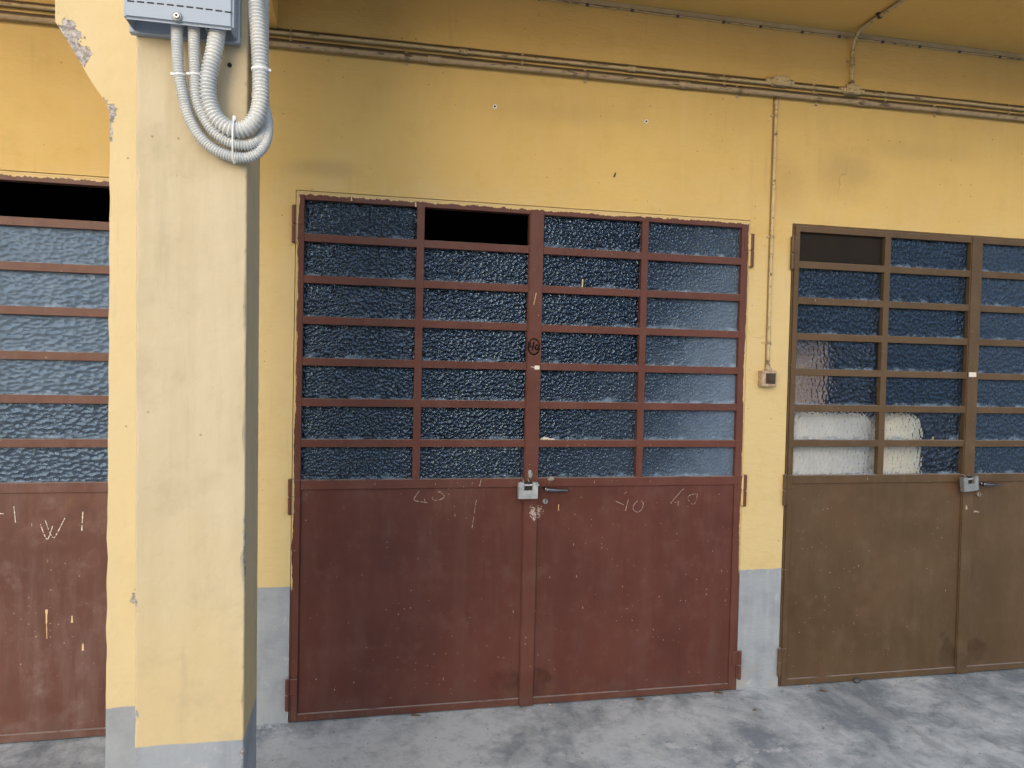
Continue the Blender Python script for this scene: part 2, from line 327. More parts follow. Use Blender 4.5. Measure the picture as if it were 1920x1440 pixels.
# ------------------------------------------------------------------ geometry helpers
def mesh_obj(name, bm, mat, parent=None, smooth=False, loc=None):
    me = bpy.data.meshes.new(name); bm.normal_update(); bm.to_mesh(me); bm.free()
    me.materials.append(M[mat] if isinstance(mat, str) else mat)
    if smooth:
        for p in me.polygons: p.use_smooth = True
    o = bpy.data.objects.new(name, me); col.objects.link(o)
    if parent: o.parent = parent
    if loc: o.location = loc
    return o
def tag(o, label=None, cat=None, group=None, kind=None):
    if label: o['label'] = label
    if cat: o['category'] = cat
    if group: o['group'] = group
    if kind: o['kind'] = kind
    return o
def empty(name, loc=(0, 0, 0)):
    o = bpy.data.objects.new(name, None); o.location = loc; col.objects.link(o); o.empty_display_size = .1; return o
def box(bm, x0, x1, y0, y1, z0, z1, bev=0., seg=1):
    r = bmesh.ops.create_cube(bm, size=1.)
    bmesh.ops.scale(bm, vec=(x1-x0, y1-y0, z1-z0), verts=r['verts'])
    bmesh.ops.translate(bm, vec=((x0+x1)/2, (y0+y1)/2, (z0+z1)/2), verts=r['verts'])
    if bev:
        es = list({e for v in r['verts'] for e in v.link_edges})
        bmesh.ops.bevel(bm, geom=es, offset=bev, segments=seg, profile=.5, affect='EDGES')
def boxes(name, mat, parent, lst, bev=.0015, seg=1):
    bm = bmesh.new()
    for b in lst: box(bm, *b, bev=bev, seg=seg)
    return mesh_obj(name, bm, mat, parent)
def tube(bm, pts, rad, seg=12, cap=True):
    """sweep along pts; rad number or list"""
    pts = [Vector(p) for p in pts]; n = len(pts); rings = []; prev = None
    for i, p in enumerate(pts):
        t = (pts[min(i+1, n-1)]-pts[max(i-1, 0)]).normalized()
        if prev is None:
            a = Vector((0, 0, 1)) if abs(t.z) < .9 else Vector((0, 1, 0)); nrm = t.cross(a).normalized()
        else: nrm = (prev - t*prev.dot(t)).normalized()
        prev = nrm; bn = t.cross(nrm); r = rad[i] if isinstance(rad, (list, tuple)) else rad
        rings.append([bm.verts.new(p + r*(math.cos(2*math.pi*k/seg)*nrm + math.sin(2*math.pi*k/seg)*bn)) for k in range(seg)])
    for a, b in zip(rings, rings[1:]):
        for k in range(seg): bm.faces.new((a[k], a[(k+1) % seg], b[(k+1) % seg], b[k]))
    if cap:
        bm.faces.new(list(reversed(rings[0]))); bm.faces.new(rings[-1])
def catmull(P, step):
    P = [Vector(p) for p in P]; P = [2*P[0]-P[1]] + P + [2*P[-1]-P[-2]]; out = []
    for i in range(1, len(P)-2):
        a, b, c, d = P[i-1:i+3]; n = 24
        for k in range(n):
            t = k/n; out.append(.5*((2*b)+(c-a)*t+(2*a-5*b+4*c-d)*t*t+(3*b-a-3*c+d)*t**3))
    out.append(P[-2])
    res = [out[0]]; acc = 0
    for a, b in zip(out, out[1:]):
        L = (b-a).length; 
        while acc+L >= step:
            f = (step-acc)/L; a = a+(b-a)*f; L = (b-a).length; res.append(a.copy()); acc = 0
        acc += L
    return res
def cyl(bm, p0, p1, r, seg=16): tube(bm, [p0, p1], r, seg)
def prism(bm, poly, axis, a, b):
    """poly of 2D points extruded along axis from a to b ('y': poly is x,z ; 'z': poly is x,y)"""
    f = (lambda p, t: (p[0], t, p[1])) if axis == 'y' else (lambda p, t: (p[0], p[1], t))
    A = [bm.verts.new(f(p, a)) for p in poly]; B = [bm.verts.new(f(p, b)) for p in poly]; n = len(poly)
    bm.faces.new(A); bm.faces.new(list(reversed(B)))
    for i in range(n): bm.faces.new((A[i], B[i], B[(i+1) % n], A[(i+1) % n]))
    bmesh.ops.recalc_face_normals(bm, faces=bm.faces[:])
def ribbon(bm, pts, y, wd, th=.0006, solid=False):
    """a drawn stroke: thin raised line on a plane y=const, points (x,z)"""
    if len(pts) > 2: P = [(p.x, p.z) for p in catmull([(a, 0, b) for a, b in pts], .006)]; P = P if len(P) > 1 else list(pts)
    else:
        (a, b), (c, d) = pts; q = max(2, int(math.hypot(c-a, d-b)/.008)); P = [(a+(c-a)*i/q, b+(d-b)*i/q) for i in range(q+1)]
    n = len(P); L = []; R_ = []
    for i, p in enumerate(P):
        a = P[max(i-1, 0)]; b = P[min(i+1, n-1)]; dx, dz = b[0]-a[0], b[1]-a[1]; l = math.hypot(dx, dz) or 1
        k = wd*.5*((.65+.6*random.random()) if solid else (.35+.95*random.random()))
        L.append(bm.verts.new((p[0]-dz/l*k, y, p[1]+dx/l*k))); R_.append(bm.verts.new((p[0]+dz/l*k, y, p[1]-dx/l*k)))
    fs = [bm.faces.new((L[i], R_[i], R_[i+1], L[i+1])) for i in range(n-1) if n < 5 or solid or random.random() > .16]
    r = bmesh.ops.extrude_face_region(bm, geom=fs)
    bmesh.ops.translate(bm, vec=(0, -th, 0), verts=[v for v in r['geom'] if isinstance(v, bmesh.types.BMVert)])
    bmesh.ops.recalc_face_normals(bm, faces=bm.faces[:])

# ------------------------------------------------------------------ ground
bm = bmesh.new(); S = 60
vs = [bm.verts.new(p) for p in ((-S, -S, 0), (S, -S, 0), (S, S, 0), (-S, S, 0))]; bm.faces.new(vs)
tag(mesh_obj('ground', bm, 'floor'), 'worn grey concrete floor in front of the garage doors', 'floor', kind='structure')

# ------------------------------------------------------------------ wall with three door openings
DX = {'left': -3.0, 'red': 0.0, 'brown': 2.565}
OP = [(x-.009, x+2.309) for x in DX.values()]; OPZ = 2.511; WT = .25
def holed_wall(x0, x1, z1, y0, y1, holes, hz):
    bm = bmesh.new(); xs = sorted({x0, x1, *[v for h in holes for v in h]}); zs = [0, hz, z1]
    def solid(i, j):
        if i < 0 or j < 0 or i >= len(xs)-1 or j >= len(zs)-1: return False
        c = (xs[i]+xs[i+1])/2; return not (j == 0 and any(a < c < b for a, b in holes))
    V = {}
    def v(i, j, y):
        k = (i, j, y)
        if k not in V: V[k] = bm.verts.new((xs[i], y, zs[j]))
        return V[k]
    for i in range(len(xs)-1):
        for j in range(len(zs)-1):
            if not solid(i, j): continue
            bm.faces.new((v(i, j, y0), v(i+1, j, y0), v(i+1, j+1, y0), v(i, j+1, y0)))
            bm.faces.new((v(i, j, y1), v(i, j+1, y1), v(i+1, j+1, y1), v(i+1, j, y1)))
            if not solid(i-1, j): bm.faces.new((v(i, j, y0), v(i, j+1, y0), v(i, j+1, y1), v(i, j, y1)))
            if not solid(i+1, j): bm.faces.new((v(i+1, j, y0), v(i+1, j, y1), v(i+1, j+1, y1), v(i+1, j+1, y0)))
            if not solid(i, j-1): bm.faces.new((v(i, j, y0), v(i, j, y1), v(i+1, j, y1), v(i+1, j, y0)))
            if not solid(i, j+1): bm.faces.new((v(i, j+1, y0), v(i+1, j+1, y0), v(i+1, j+1, y1), v(i, j+1, y1)))
    bmesh.ops.recalc_face_normals(bm, faces=bm.faces[:])
    return bm
wall = tag(mesh_obj('garage_wall', holed_wall(-6.5, 9.5, 4.2, 0, WT, OP, OPZ), 'wall'),
           'yellow plastered garage wall with a grey painted base around the doors', 'wall')
for i, (x, z) in enumerate(((.923, 2.98), (1.71, 2.977))):
    bm = bmesh.new(); tube(bm, [(x, .01, z), (x, -.002, z)], .0105, 14)
    p = mesh_obj('wall_plug', bm, 'white', wall); bm = bmesh.new(); tube(bm, [(x-.001, .01, z), (x-.001, -.0035, z)], .0055, 10); mesh_obj('hole', bm, 'black', p)
bm = bmesh.new(); tube(bm, [(1.552, .004, 2.706), (1.549, -.005, 2.698), (1.541, -.006, 2.682)], .004, 6); mesh_obj('nail', bm, 'clip', wall)
# hairline joint of plaster round the red door
bm = bmesh.new()
bm.free()

# room behind the doors
bm = bmesh.new(); box(bm, -6.4, 9.4, WT+.001, 4.5, .004, 3.9)
for f in [f for f in bm.faces if f.calc_center_median().y < WT+.01]: bm.faces.remove(f)
bmesh.ops.reverse_faces(bm, faces=bm.faces[:])
tag(mesh_obj('garage_interior', bm, 'interior'), 'dark unlit garage room behind the doors', 'room', kind='structure')

# added dark block behind the camera, unseen, for the panes to mirror
ob = tag(empty('opposite_building', (2.2, -15, 0)), 'dark grey block across the yard, mirrored in the door glass', 'building')
boxes('wall', 'facade', ob, [(-6.2, 6.3, -4, 0, 0, 5.0)], bev=0)
boxes('roof', 'facade', ob, [(-6.5, 6.6, -4.3, .35, 5.001, 5.2)], bev=0)
for k in range(4): boxes('door', 'clip', ob, [(-5.4+3*k, -3.2+3*k, .002, .04, .005, 2.5)], bev=0)  # doors of the added block, unseen like its wall and roof

# ------------------------------------------------------------------ canopy, beam, column
CZ = 3.555; CY = -1.55
can = tag(empty('canopy', (0, 0, CZ)), 'yellow concrete canopy slab and cross beam above the garage doors', 'canopy')
def rel(o, parent): o.location = o.location - parent.location; return o
bm = bmesh.new(); box(bm, -6.5, 9.5, CY, -.001, CZ, CZ+.22); rel(mesh_obj('slab', bm, 'canopy', can), can)
bm = bmesh.new(); box(bm, -.44, -.099, -.92, -.001, 3.238, CZ-.001, bev=.006); rel(mesh_obj('beam', bm, 'canopy', can), can)

def rough_column(x0, x1, y0, y1, z0, z1, lean=0., amp=.006):
    """square shaft in many courses, arrises knocked about"""
    bm = bmesh.new(); rings = []; n = int((z1-z0)/.012)
    for i in range(n+1):
        z = z0+(z1-z0)*i/n; dx = lean*(z-1.5); ring = []
        for cx, cy, sx, sy, k in ((x0, y0, 1, 1, 0), (x1, y0, -1, 1, 1), (x1, y1, -1, -1, 2), (x0, y1, 1, -1, 3)):
            b = .004 + amp*max(0, mnoise.noise(Vector((k*7.1, z*9, 1.3)))*1.6) + amp*2.6*max(0, mnoise.noise(Vector((k*3.3, z*31, 4.)))-.25)
            p = [(cx, cy+sy*b), (cx+sx*b*.35, cy+sy*b*.35), (cx+sx*b, cy)]
            if k in (1, 3): p.reverse()
            ring += [bm.verts.new((a+dx, c, z)) for a, c in p]
        rings.append(ring)
    for a, b in zip(rings, rings[1:]):
        for k in range(12): bm.faces.new((a[k], a[(k+1) % 12], b[(k+1) % 12], b[k]))
    bm.faces.new(rings[-1]); bm.faces.new(list(reversed(rings[0])))
    bmesh.ops.recalc_face_normals(bm, faces=bm.faces[:])
    return bm
colm = tag(empty('column', (-.17, -1.3, 0)), 'square yellow concrete column standing free before the wall, chipped corbel at its left', 'column')
def relp(o): o.location = (.17, 1.3, 0); return o
relp(mesh_obj('shaft', rough_column(-.309, -.025, -1.46, -1.165, 0, CZ-.001, lean=-.007), 'column', colm))
# set-back pier with corbel : profile in x,z
def pier():
    L = []; z = 0.
    while z < 2.44: L.append((-.452-.004*max(0, (z-1.7)), z)); z += .03
    for t in range(0, 11): L.append((-.4585-.1445*t/10, 2.45+.245*t/10))
    z = 2.72
    while z < CZ: L.append((-.604, z)); z += .04
    poly = [(a - .0 + .0035*mnoise.noise(Vector((a*20, b*14, 0)))+.012*max(0, mnoise.noise(Vector((a*9, b*22, 3)))-.35), b) for a, b in L]
    poly += [(-.604, CZ-.002), (-.06, CZ-.002), (-.06, 0)]
    bm = bmesh.new(); prism(bm, poly, 'y', -1.2, -.93); return bm
relp(mesh_obj('corbelled_pier', pier(), 'pier', colm))
bm = bmesh.new(); tube(bm, [(-.079, -1.45, 2.522), (-.079, -1.4635, 2.522)], .006, 12); relp(mesh_obj('plug_hole', bm, 'black', colm))

# ------------------------------------------------------------------ doors
ROWS = 7; ZT, ZB = 2.467, 1.155; BAR = .0365; PH = (ZT-ZB-6*BAR)/7
YF = -.012        # front of the leaf frame
def make_pane_mesh(wd):
    bm = bmesh.new(); box(bm, -wd/2-.006, wd/2+.006, -.0022, .0022, -PH/2-.006, PH/2+.006)
    me = bpy.data.meshes.new('pane'); bm.to_mesh(me); bm.free(); return me
def hinge_bm(side, z0, z1):
    bm = bmesh.new(); c = -.013*side; zm = (z0+z1)/2
    for a, b in ((z0, zm-.001), (zm+.001, z1)):
        tube(bm, [(c, -.014, a), (c, -.014, a+.004), (c, -.014, b-.003), (c, -.014, b)], [.0075, .0105, .0105, .008], 14)
    box(bm, min(c, .030*side), max(c, .030*side), YF-.0042, YF-.0006, zm+.001, z1-.006, bev=.001)
    box(bm, min(c, .004*side), max(c, .004*side), YF-.0020, YF+.006, z0+.004, zm-.001, bev=.001)
    return bm
HZ = ((2.262, 2.438), (.993, 1.163), (.062, .218))
def make_door(key, label, frame_m, leaf_m, panel_m, glass, missing=(), dust_haze=None):
    X = DX[key]
    d = tag(empty('garage_door', (X, 0, 0)), label, 'garage door', 'double garage doors along the wall')
    boxes('door_frame', frame_m, d, [(-.0055, .0030, -.004, .05, .001, 2.507), (2.297, 2.3055, -.004, .05, .001, 2.507), (.0032, 2.2968, -.004, .05, 2.4985, 2.507)], bev=.001)
    for s, u0, u1, panes in ((0, .004, 1.143, ((.032, .554), (.590, 1.108))), (1, 1.147, 2.296, ((1.180, 1.700), (1.735, 2.257)))):
        pa, pb = panes[0][0], panes[1][1]
        leaf = boxes('door_leaf', frame_m, d, [(u0, pa, YF, .03, .008, 2.4975), (pb, u1, YF, .03, .008, 2.4975),
            (pa+.0002, pb-.0002, YF+.0002, .03, ZT, 2.4973), (pa+.0002, pb-.0002, YF-.0002, .03, 1.1105, ZB), (pa+.0002, pb-.0002, YF-.0002, .03, .0082, .042)], bev=.0015)
        for i in range(1, ROWS):
            z1 = ZT-(PH+BAR)*i+BAR; wob = random.uniform(-.0015, .0015)
            boxes('glazing_bar', frame_m, leaf, [(pa+.0003, pb-.0003, YF+.0008, .022, z1-BAR+wob, z1+wob)], bev=.0012)
        boxes('glazing_bar', frame_m, leaf, [(panes[0][1], panes[1][0], YF-.0004, .0225, ZB-.0005, ZT+.0005)], bev=.0012)
        boxes('steel_panel', panel_m, leaf, [(pa-.004, pb+.004, YF+.0105, .014, .036, 1.114)], bev=0)
        for c, (a, b) in enumerate(panes):
            me = make_pane_mesh(b-a)
            for i in range(ROWS):
                if (s*2+c, i) in missing: continue
                g = glass(s*2+c, i); me2 = me
                if len(me.materials) == 0: me.materials.append(M[g])
                elif me.materials[0].name != M[g].name: me2 = me.copy(); me2.materials.clear(); me2.materials.append(M[g])
                o = bpy.data.objects.new('pane', me2); col.objects.link(o); o.parent = leaf
                o.location = ((a+b)/2, .0165, ZT-(PH+BAR)*i-PH/2)
                dd = dust_haze(s*2+c, i) if dust_haze else (0., 0.)
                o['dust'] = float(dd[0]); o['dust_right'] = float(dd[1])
        sd = 1 if s == 0 else -1
        for z0, z1 in HZ:
            h = mesh_obj('hinge', hinge_bm(sd, z0, z1), frame_m, leaf)
            if s == 1: h.location.x = 2.302
        if s == 1:
            boxes('meeting_strip', frame_m, leaf, [(1.112, 1.180, YF-.0065, YF-.0012, .004, 2.4972)], bev=.0015)
            # lever handle, keyhole
            bm = bmesh.new(); tube(bm, [(1.222, .0, 1.101), (1.222, -.030, 1.101)], .0125, 16); tube(bm, [(1.222, -.030, 1.101), (1.222, -.036, 1.101)], [.0125, .010], 16)
            P = catmull([(1.216, -.044, 1.101), (1.228, -.046, 1.100), (1.265, -.046, 1.098), (1.30, -.045, 1.097), (1.333, -.043, 1.096)], .006)
            tube(bm, P, [.0125-.006*i/(len(P)-1) for i in range(len(P))], 14); mesh_obj('lever_handle', bm, 'chrome', leaf, True)
            bm = bmesh.new(); tube(bm, [(1.222, -.001, 1.037), (1.222, -.014, 1.037), (1.222, -.016, 1.037)], [.013, .013, .0105], 20); k = mesh_obj('lock_cylinder', bm, 'rusty' if key != 'red' else 'steel_dull', leaf)
            bm = bmesh.new(); box(bm, 1.2205, 1.2235, -.0172, -.0155, 1.030, 1.044); tube(bm, [(1.222, -.0155, 1.043), (1.222, -.0172, 1.043)], .0035, 10); mesh_obj('keyhole', bm, 'black', leaf)
        # staple for the padlock
        u = 1.100 if s == 0 else 1.126
        bm = bmesh.new(); P = [(u+.004*math.cos(t)*0, -.018-.034*math.sin(t), 1.128+.024*math.cos(t)) for t in [math.pi*k/12 for k in range(13)]]
        tube(bm, [(u, .0, P[0][2])]+P+[(u, .0, P[-1][2])], .0042, 8); mesh_obj('staple', bm, 'rusty', leaf, True)
    return d

def kids(d, name): return [c for c in d.children if c.name.split('.')[0] == name]
def gl_red(c, i): return 'glass'
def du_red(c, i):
    if c == 3: return (.02+.008*i, (.10, .19, .27, .32, .32, .29, .24)[i])  # second value: strength of the painted sky reflection
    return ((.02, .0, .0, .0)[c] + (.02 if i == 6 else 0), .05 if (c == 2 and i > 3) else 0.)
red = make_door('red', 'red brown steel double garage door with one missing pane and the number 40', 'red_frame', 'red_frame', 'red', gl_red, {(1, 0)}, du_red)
left = make_door('left', 'dusty red steel garage door behind the column at the left edge', 'red_old', 'red_old', 'red_old',
                 lambda c, i: 'glass_wavy', {(2, 0), (3, 0)}, lambda c, i: ((.27, .27, .27, .25, .22, .13, .12)[i], .0))  # left panes: the strong pale film is mostly painted sky reflection
brown = make_door('brown', 'olive brown steel garage door at the right with pale things behind its glass', 'brown', 'brown', 'brown', lambda c, i: 'glass_clear' if (c == 0 and i > 2) or (c == 1 and i > 4) else 'glass_right', {(0, 0)}, lambda c, i: (.05 if c > 1 else .015, .0))

# marks on the doors ------------------------------------------------
YP = YF+.0105   # panel front
def mark(door, leaf_i, name, strokes, mat, y, wd):
    bm = bmesh.new(); X = door.location.x
    for s in strokes: ribbon(bm, [(a-X, b) for a, b in s], y-.0004, wd, solid=mat in ('marker', 'yellow_spill'))
    return mesh_obj(name, bm, mat, kids(door, 'door_leaf')[leaf_i])
mark(red, 0, 'chalk_number', [[(.589, 1.096), (.565, 1.057), (.575, 1.048), (.633, 1.037)], [(.615, 1.058), (.621, 1.040)],
     [(.656, 1.074), (.654, 1.057), (.673, 1.048), (.703, 1.057), (.713, 1.070), (.698, 1.084)], [(.696, 1.091), (.682, 1.089)]], 'chalk', YP, .0034)
mark(red, 0, 'chalk_stroke', [[(.872, 1.047), (.853, .908)]], 'chalk', YP, .0036)
mark(red, 0, 'chalk_stroke', [[(.892, 1.150), (.885, 1.118)]], 'chalk', YF-.0002, .004)
mark(red, 1, 'chalk_number', [[(1.595, 1.031), (1.656, 1.005)], [(1.667, 1.041), (1.652, .980)], [(1.727, 1.038), (1.698, 1.011), (1.695, .986), (1.718, .971), (1.740, .985), (1.749, 1.014), (1.735, 1.031)], [(1.64, 1.066), (1.657, 1.077)]], 'chalk', YP, .0030)
mark(red, 1, 'chalk_number', [[(1.966, 1.087), (1.899, 1.014)], [(1.899, 1.014), (1.947, 1.023)], [(1.946, 1.026), (1.941, .999)], [(2.050, 1.064), (2.005, 1.054), (1.999, 1.032), (2.030, 1.006), (2.046, 1.035), (2.050, 1.064)]], 'chalk', YP, .0030)
mark(red, 1, 'paint_drip', [[(1.294, 1.018), (1.294, .988)]], 'yellow_spill', YP, .0042)
YS = YF-.0065
mark(red, 1, 'marker_number', [[(1.142+.029*math.cos(t), 1.812+.039*math.sin(t)) for t in [2*math.pi*k/20 for k in range(21)]],
     [(1.1245, 1.832), (1.122, 1.808)], [(1.122, 1.808), (1.142, 1.812)], [(1.141, 1.834), (1.136, 1.792)],
     [(1.160, 1.824), (1.150, 1.811), (1.155, 1.795), (1.165, 1.806), (1.163, 1.820), (1.158, 1.825)]], 'marker', YS, .0075)
mark(red, 1, 'chalk_stroke', [[(1.148, 2.079), (1.136, 2.020)]], 'yellow_spill', YS, .004)
l1 = kids(red, 'door_leaf')[1]
boxes('paper_tape', 'tape', l1, [(1.148, 1.173, YS-.0018, YS-.0002, 1.699, 1.718)], bev=0)
mark(red, 1, 'chalk_stroke', [[(1.128, 1.713), (1.146, 1.708)]], 'tape', YS, .006)
mark(red, 1, 'paint_drip', [[(1.396, 2.161), (1.394, 2.113)]], 'yellow_spill', .0135, .006)
for x, z in ((.244, 2.492), (.545, 2.483)): mark(red, 0, 'paint_drip', [[(x, z+.004), (x+.001, z-.018)]], 'yellow_spill', YF-.0002, .006)
mark(left, 1, 'chalk_letter', [[(-1.073, .971), (-1.055, .918), (-1.044, .903), (-1.034, .925), (-1.020, .975)], [(-1.053, .986), (-1.036, .935), (-1.020, .908), (-1.005, .930), (-.972, 1.002)]], 'tape', YP, .0032)
mark(left, 1, 'chalk_stroke', [[(-.902, 1.023), (-.906, .938)]], 'tape', YP, .0044)
mark(left, 1, 'chalk_stroke', [[(-1.178, 1.051), (-1.171, .980)]], 'tape', YP, .0036)
mark(left, 1, 'chalk_stroke', [[(-1.245, 1.021), (-1.217, 1.019)]], 'tape', YP, .004)
for a in ([(-1.046, .589), (-1.046, .527)], [(-1.0455, .527), (-1.044, .459)], [(-.943, .556), (-.943, .526)], [(-.898, .428), (-.898, .397)]):
    mark(left, 1, 'paint_drip', [a], 'yellow_spill', YP, .008 if a[0][1]-a[1][1] < .064 else .003)
l1b = kids(brown, 'door_leaf')[1]
boxes('paper_tape', 'tape', l1b, [(3.682-2.565, 3.730-2.565, YS-.0018, YS-.0002, 1.709, 1.735)], bev=0)
mark(brown, 0, 'paint_drip', [[(3.49, 1.365), (3.488, 1.345)]], 'yellow_spill', .0135, .006)

# putty / dust crumbs on the red door's ledges
def lump(bm, c, r, sq=(1, 1, .5), seed=0):
    q = bmesh.ops.create_icosphere(bm, subdivisions=2, radius=1.)
    for v in q['verts']:
        k = 1+.45*mnoise.noise(v.co*1.7+Vector((seed*3.1, seed, 0)))
        v.co = Vector(c)+Vector((v.co.x*r*sq[0]*k, v.co.y*r*sq[1]*k, v.co.z*r*sq[2]*k))
bm = bmesh.new(); lump(bm, (1.245, YF-.003, 1.151), .02, (1, .5, .6), 1); lump(bm, (1.27, YF, 1.157), .014, (1.6, .6, .3), 2); mesh_obj('putty_lump', bm, 'rusty', l1)
bm = bmesh.new(); lump(bm, (1.215, .0, 1.352), .016, (1.5, .6, .5), 4); lump(bm, (1.245, .0, 1.349), .012, (2, .6, .35), 5); mesh_obj('putty_lump', bm, 'tape', l1)
bm = bmesh.new(); lump(bm, (1.138, YS, 1.175), .016, (.7, .4, 1.5), 7); mesh_obj('putty_lump', bm, 'steel_dull', l1)

# padlocks -----------------------------------------------------------
def padlock(x, z, rot, mat, label):
    p = tag(empty('padlock', (x, -.062, z)), label, 'padlock', 'padlocks on the door hasps')
    W_, H_ = .049, .0405
    poly = [(-W_, -H_), (W_, -H_), (W_, H_), (.022, H_), (.022, .0), (-.020, .0), (-.020, H_), (-W_, H_)]
    bm = bmesh.new(); prism(bm, poly, 'y', -.016, .016); bmesh.ops.bevel(bm, geom=bm.edges[:], offset=.002, segments=2, affect='EDGES')
    mesh_obj('lock_body', bm, mat, p)
    bm = bmesh.new(); box(bm, -.0205, .0225, .004, .013, .0, .040); mesh_obj('lock_recess', bm, 'black', p)
    bm = bmesh.new(); tube(bm, [(-W_+.004, 0, .0255), (W_+.0075, 0, .0255), (W_+.009, 0, .0255)], [.0058, .0058, .004], 12); mesh_obj('lock_bolt', bm, 'steel', p)
    p.rotation_euler = (0, rot, 0); return p
padlock(1.117, 1.103, 0., 'steel', 'pale square padlock on the red door')
padlock(3.672, 1.108, math.radians(-6), 'steel_dull', 'tilted dull grey padlock on the brown door')

# things behind the brown door's glass ---------------------------------
def slab_thing(name, x0, x1, y0, y1, z0, z1, r, mat, label, cat):
    pts = []
    for cx, cz, a0, rr in ((x1-r, z1-r, 0, r), (x0+r, z1-r, 90, r), (x0+.02, z0+.02, 180, .02), (x1-.02, z0+.02, 270, .02)):
        for k in range(9):
            t = math.radians(a0+90*k/8); pts.append((cx+rr*math.cos(t), cz+rr*math.sin(t)))
    bm = bmesh.new(); prism(bm, pts, 'y', y0, y1)
    bmesh.ops.bevel(bm, geom=[e for e in bm.edges if abs(e.verts[0].co.y-e.verts[1].co.y) < 1e-5], offset=.02, segments=3, affect='EDGES')
    return tag(mesh_obj(name, bm, mat, None, True), label, cat)
slab_thing('wrapped_mattress', 2.61, 3.14, .05, .24, .005, 1.490, .09, 'wrap_white', 'white wrapped slab behind the lowest left panes of the brown door', 'mattress')
slab_thing('padded_board', 3.165, 3.46, .05, .19, .005, 1.495, .11, 'wrap_cream', 'cream padded board behind the second pane column of the brown door', 'board')
bm = bmesh.new(); box(bm, 2.61, 2.965, .26, .55, .005, 1.90, bev=.008); tag(mesh_obj('tall_carton', bm, 'carton'), 'tall greyish beige carton behind the middle left panes of the brown door', 'carton')
bm = bmesh.new(); box(bm, 2.585, 3.13, .013, .021, 2.306, 2.471, bev=.001); tag(mesh_obj('dark_board', bm, 'tarboard'), 'dark brown board closing the top left pane of the brown door', 'board')  # opaque panel put in where the pane is dark glass

# ------------------------------------------------------------------ pipes on the wall
def wig(x, s): return .0035*mnoise.noise(Vector((x*1.3, s, 0)))
def run(x0, x1, z, y, s, step=.08):
    n = int((x1-x0)/step); return [(x0+(x1-x0)*i/n, y, z(x0+(x1-x0)*i/n)+wig(x0+(x1-x0)*i/n, s)) for i in range(n+1)]
zl = lambda x: 3.164+.0054*x
zu = lambda x: 3.219+.0055*x
def clip_bm(x, y, z, r, wd=.016, horiz=True):
    bm = bmesh.new(); P = []
    for k in range(13):
        t = -math.pi*.62+math.pi*1.24*k/12; P.append((math.cos(t), math.sin(t)))
    rr = r+.002
    for a in (-wd/2, wd/2): pass
    rings = []
    for (c, s_) in P:
        q = (-(c)*rr, s_*rr)
        if horiz: rings.append([bm.verts.new((x-wd/2, y+q[0], z+q[1])), bm.verts.new((x+wd/2, y+q[0], z+q[1]))])
        else: rings.append([bm.verts.new((x+q[1], y+q[0], z-wd/2)), bm.verts.new((x+q[1], y+q[0], z+wd/2))])
    fs = [bm.faces.new((a[0], a[1], b[1], b[0])) for a, b in zip(rings, rings[1:])]
    e = bmesh.ops.solidify(bm, geom=fs, thickness=-.002)
    if horiz:
        box(bm, x-wd/2, x+wd/2, -.003, 0, z-rr-.016, z-rr+.004); tube(bm, [(x, -.003, z-rr-.009), (x, -.008, z-rr-.009)], .0045, 8)
        box(bm, x-wd/2, x+wd/2, -.003, 0, z+rr-.004, z+rr+.014); tube(bm, [(x, -.003, z+rr+.008), (x, -.008, z+rr+.008)], .004, 8)
    else:
        for sg in (-1, 1):
            a, b = sorted((x+sg*(rr-.004), x+sg*(rr+.014))); box(bm, a, b, -.003, 0, z-wd/2, z+wd/2); tube(bm, [(x+sg*(rr+.008), -.003, z), (x+sg*(rr+.008), -.008, z)], .0045, 8)
    return bm
bm = bmesh.new(); YL = -.024; tube(bm, run(-6, 9, zl, YL, 2.), .0135, 14); low = tag(mesh_obj('water_pipe', bm, 'pipe_low', None, True), 'thick paint-stained pipe along the wall, lower of the two long runs', 'pipe')
for x in (-1.6, -.95, .489, 1.378, 2.209, 2.671, 3.408, 4.2): mesh_obj('pipe_clip', clip_bm(x, YL, zl(x)+wig(x, 2.), .0160), 'pipe_low', low)
for x in (.62, 2.93, 1.9): bm = bmesh.new(); z = zl(x); tube(bm, [(x-.03, YL, z+wig(x-.03, 2)), (x-.028, YL, z+wig(x-.03, 2)), (x+.028, YL, z+wig(x+.03, 2)), (x+.03, YL, z+wig(x+.03, 2))], [.0165, .0182, .0182, .0165], 14); mesh_obj('pipe_coupling', bm, 'pipe_low', low, True)
YU = -.016; RU = .0096
bm = bmesh.new(); tube(bm, run(-6, 9, zu, YU, 5.), RU, 12); upc = tag(mesh_obj('steel_conduit', bm, 'pipe', None, True), 'thin painted conduit along the wall, upper of the two long runs', 'conduit')
for x in (-1.5, -.042, .804+.25, 2.135, 2.654, 3.095, 3.9): mesh_obj('conduit_clip', clip_bm(x, YU, zu(x)+wig(x, 5.), RU, .012), 'pipe', upc)
for x in (.76, 2.117-.5): bm = bmesh.new(); z = zu(x)+wig(x, 5.); tube(bm, [(x-.022, YU, z), (x-.02, YU, z), (x-.002, YU, z), (x, YU, z), (x+.002, YU, z), (x+.02, YU, z), (x+.022, YU, z)], [.011, .0142, .0142, .012, .0142, .0142, .011], 12); mesh_obj('conduit_coupling', bm, 'pipe', upc, True)
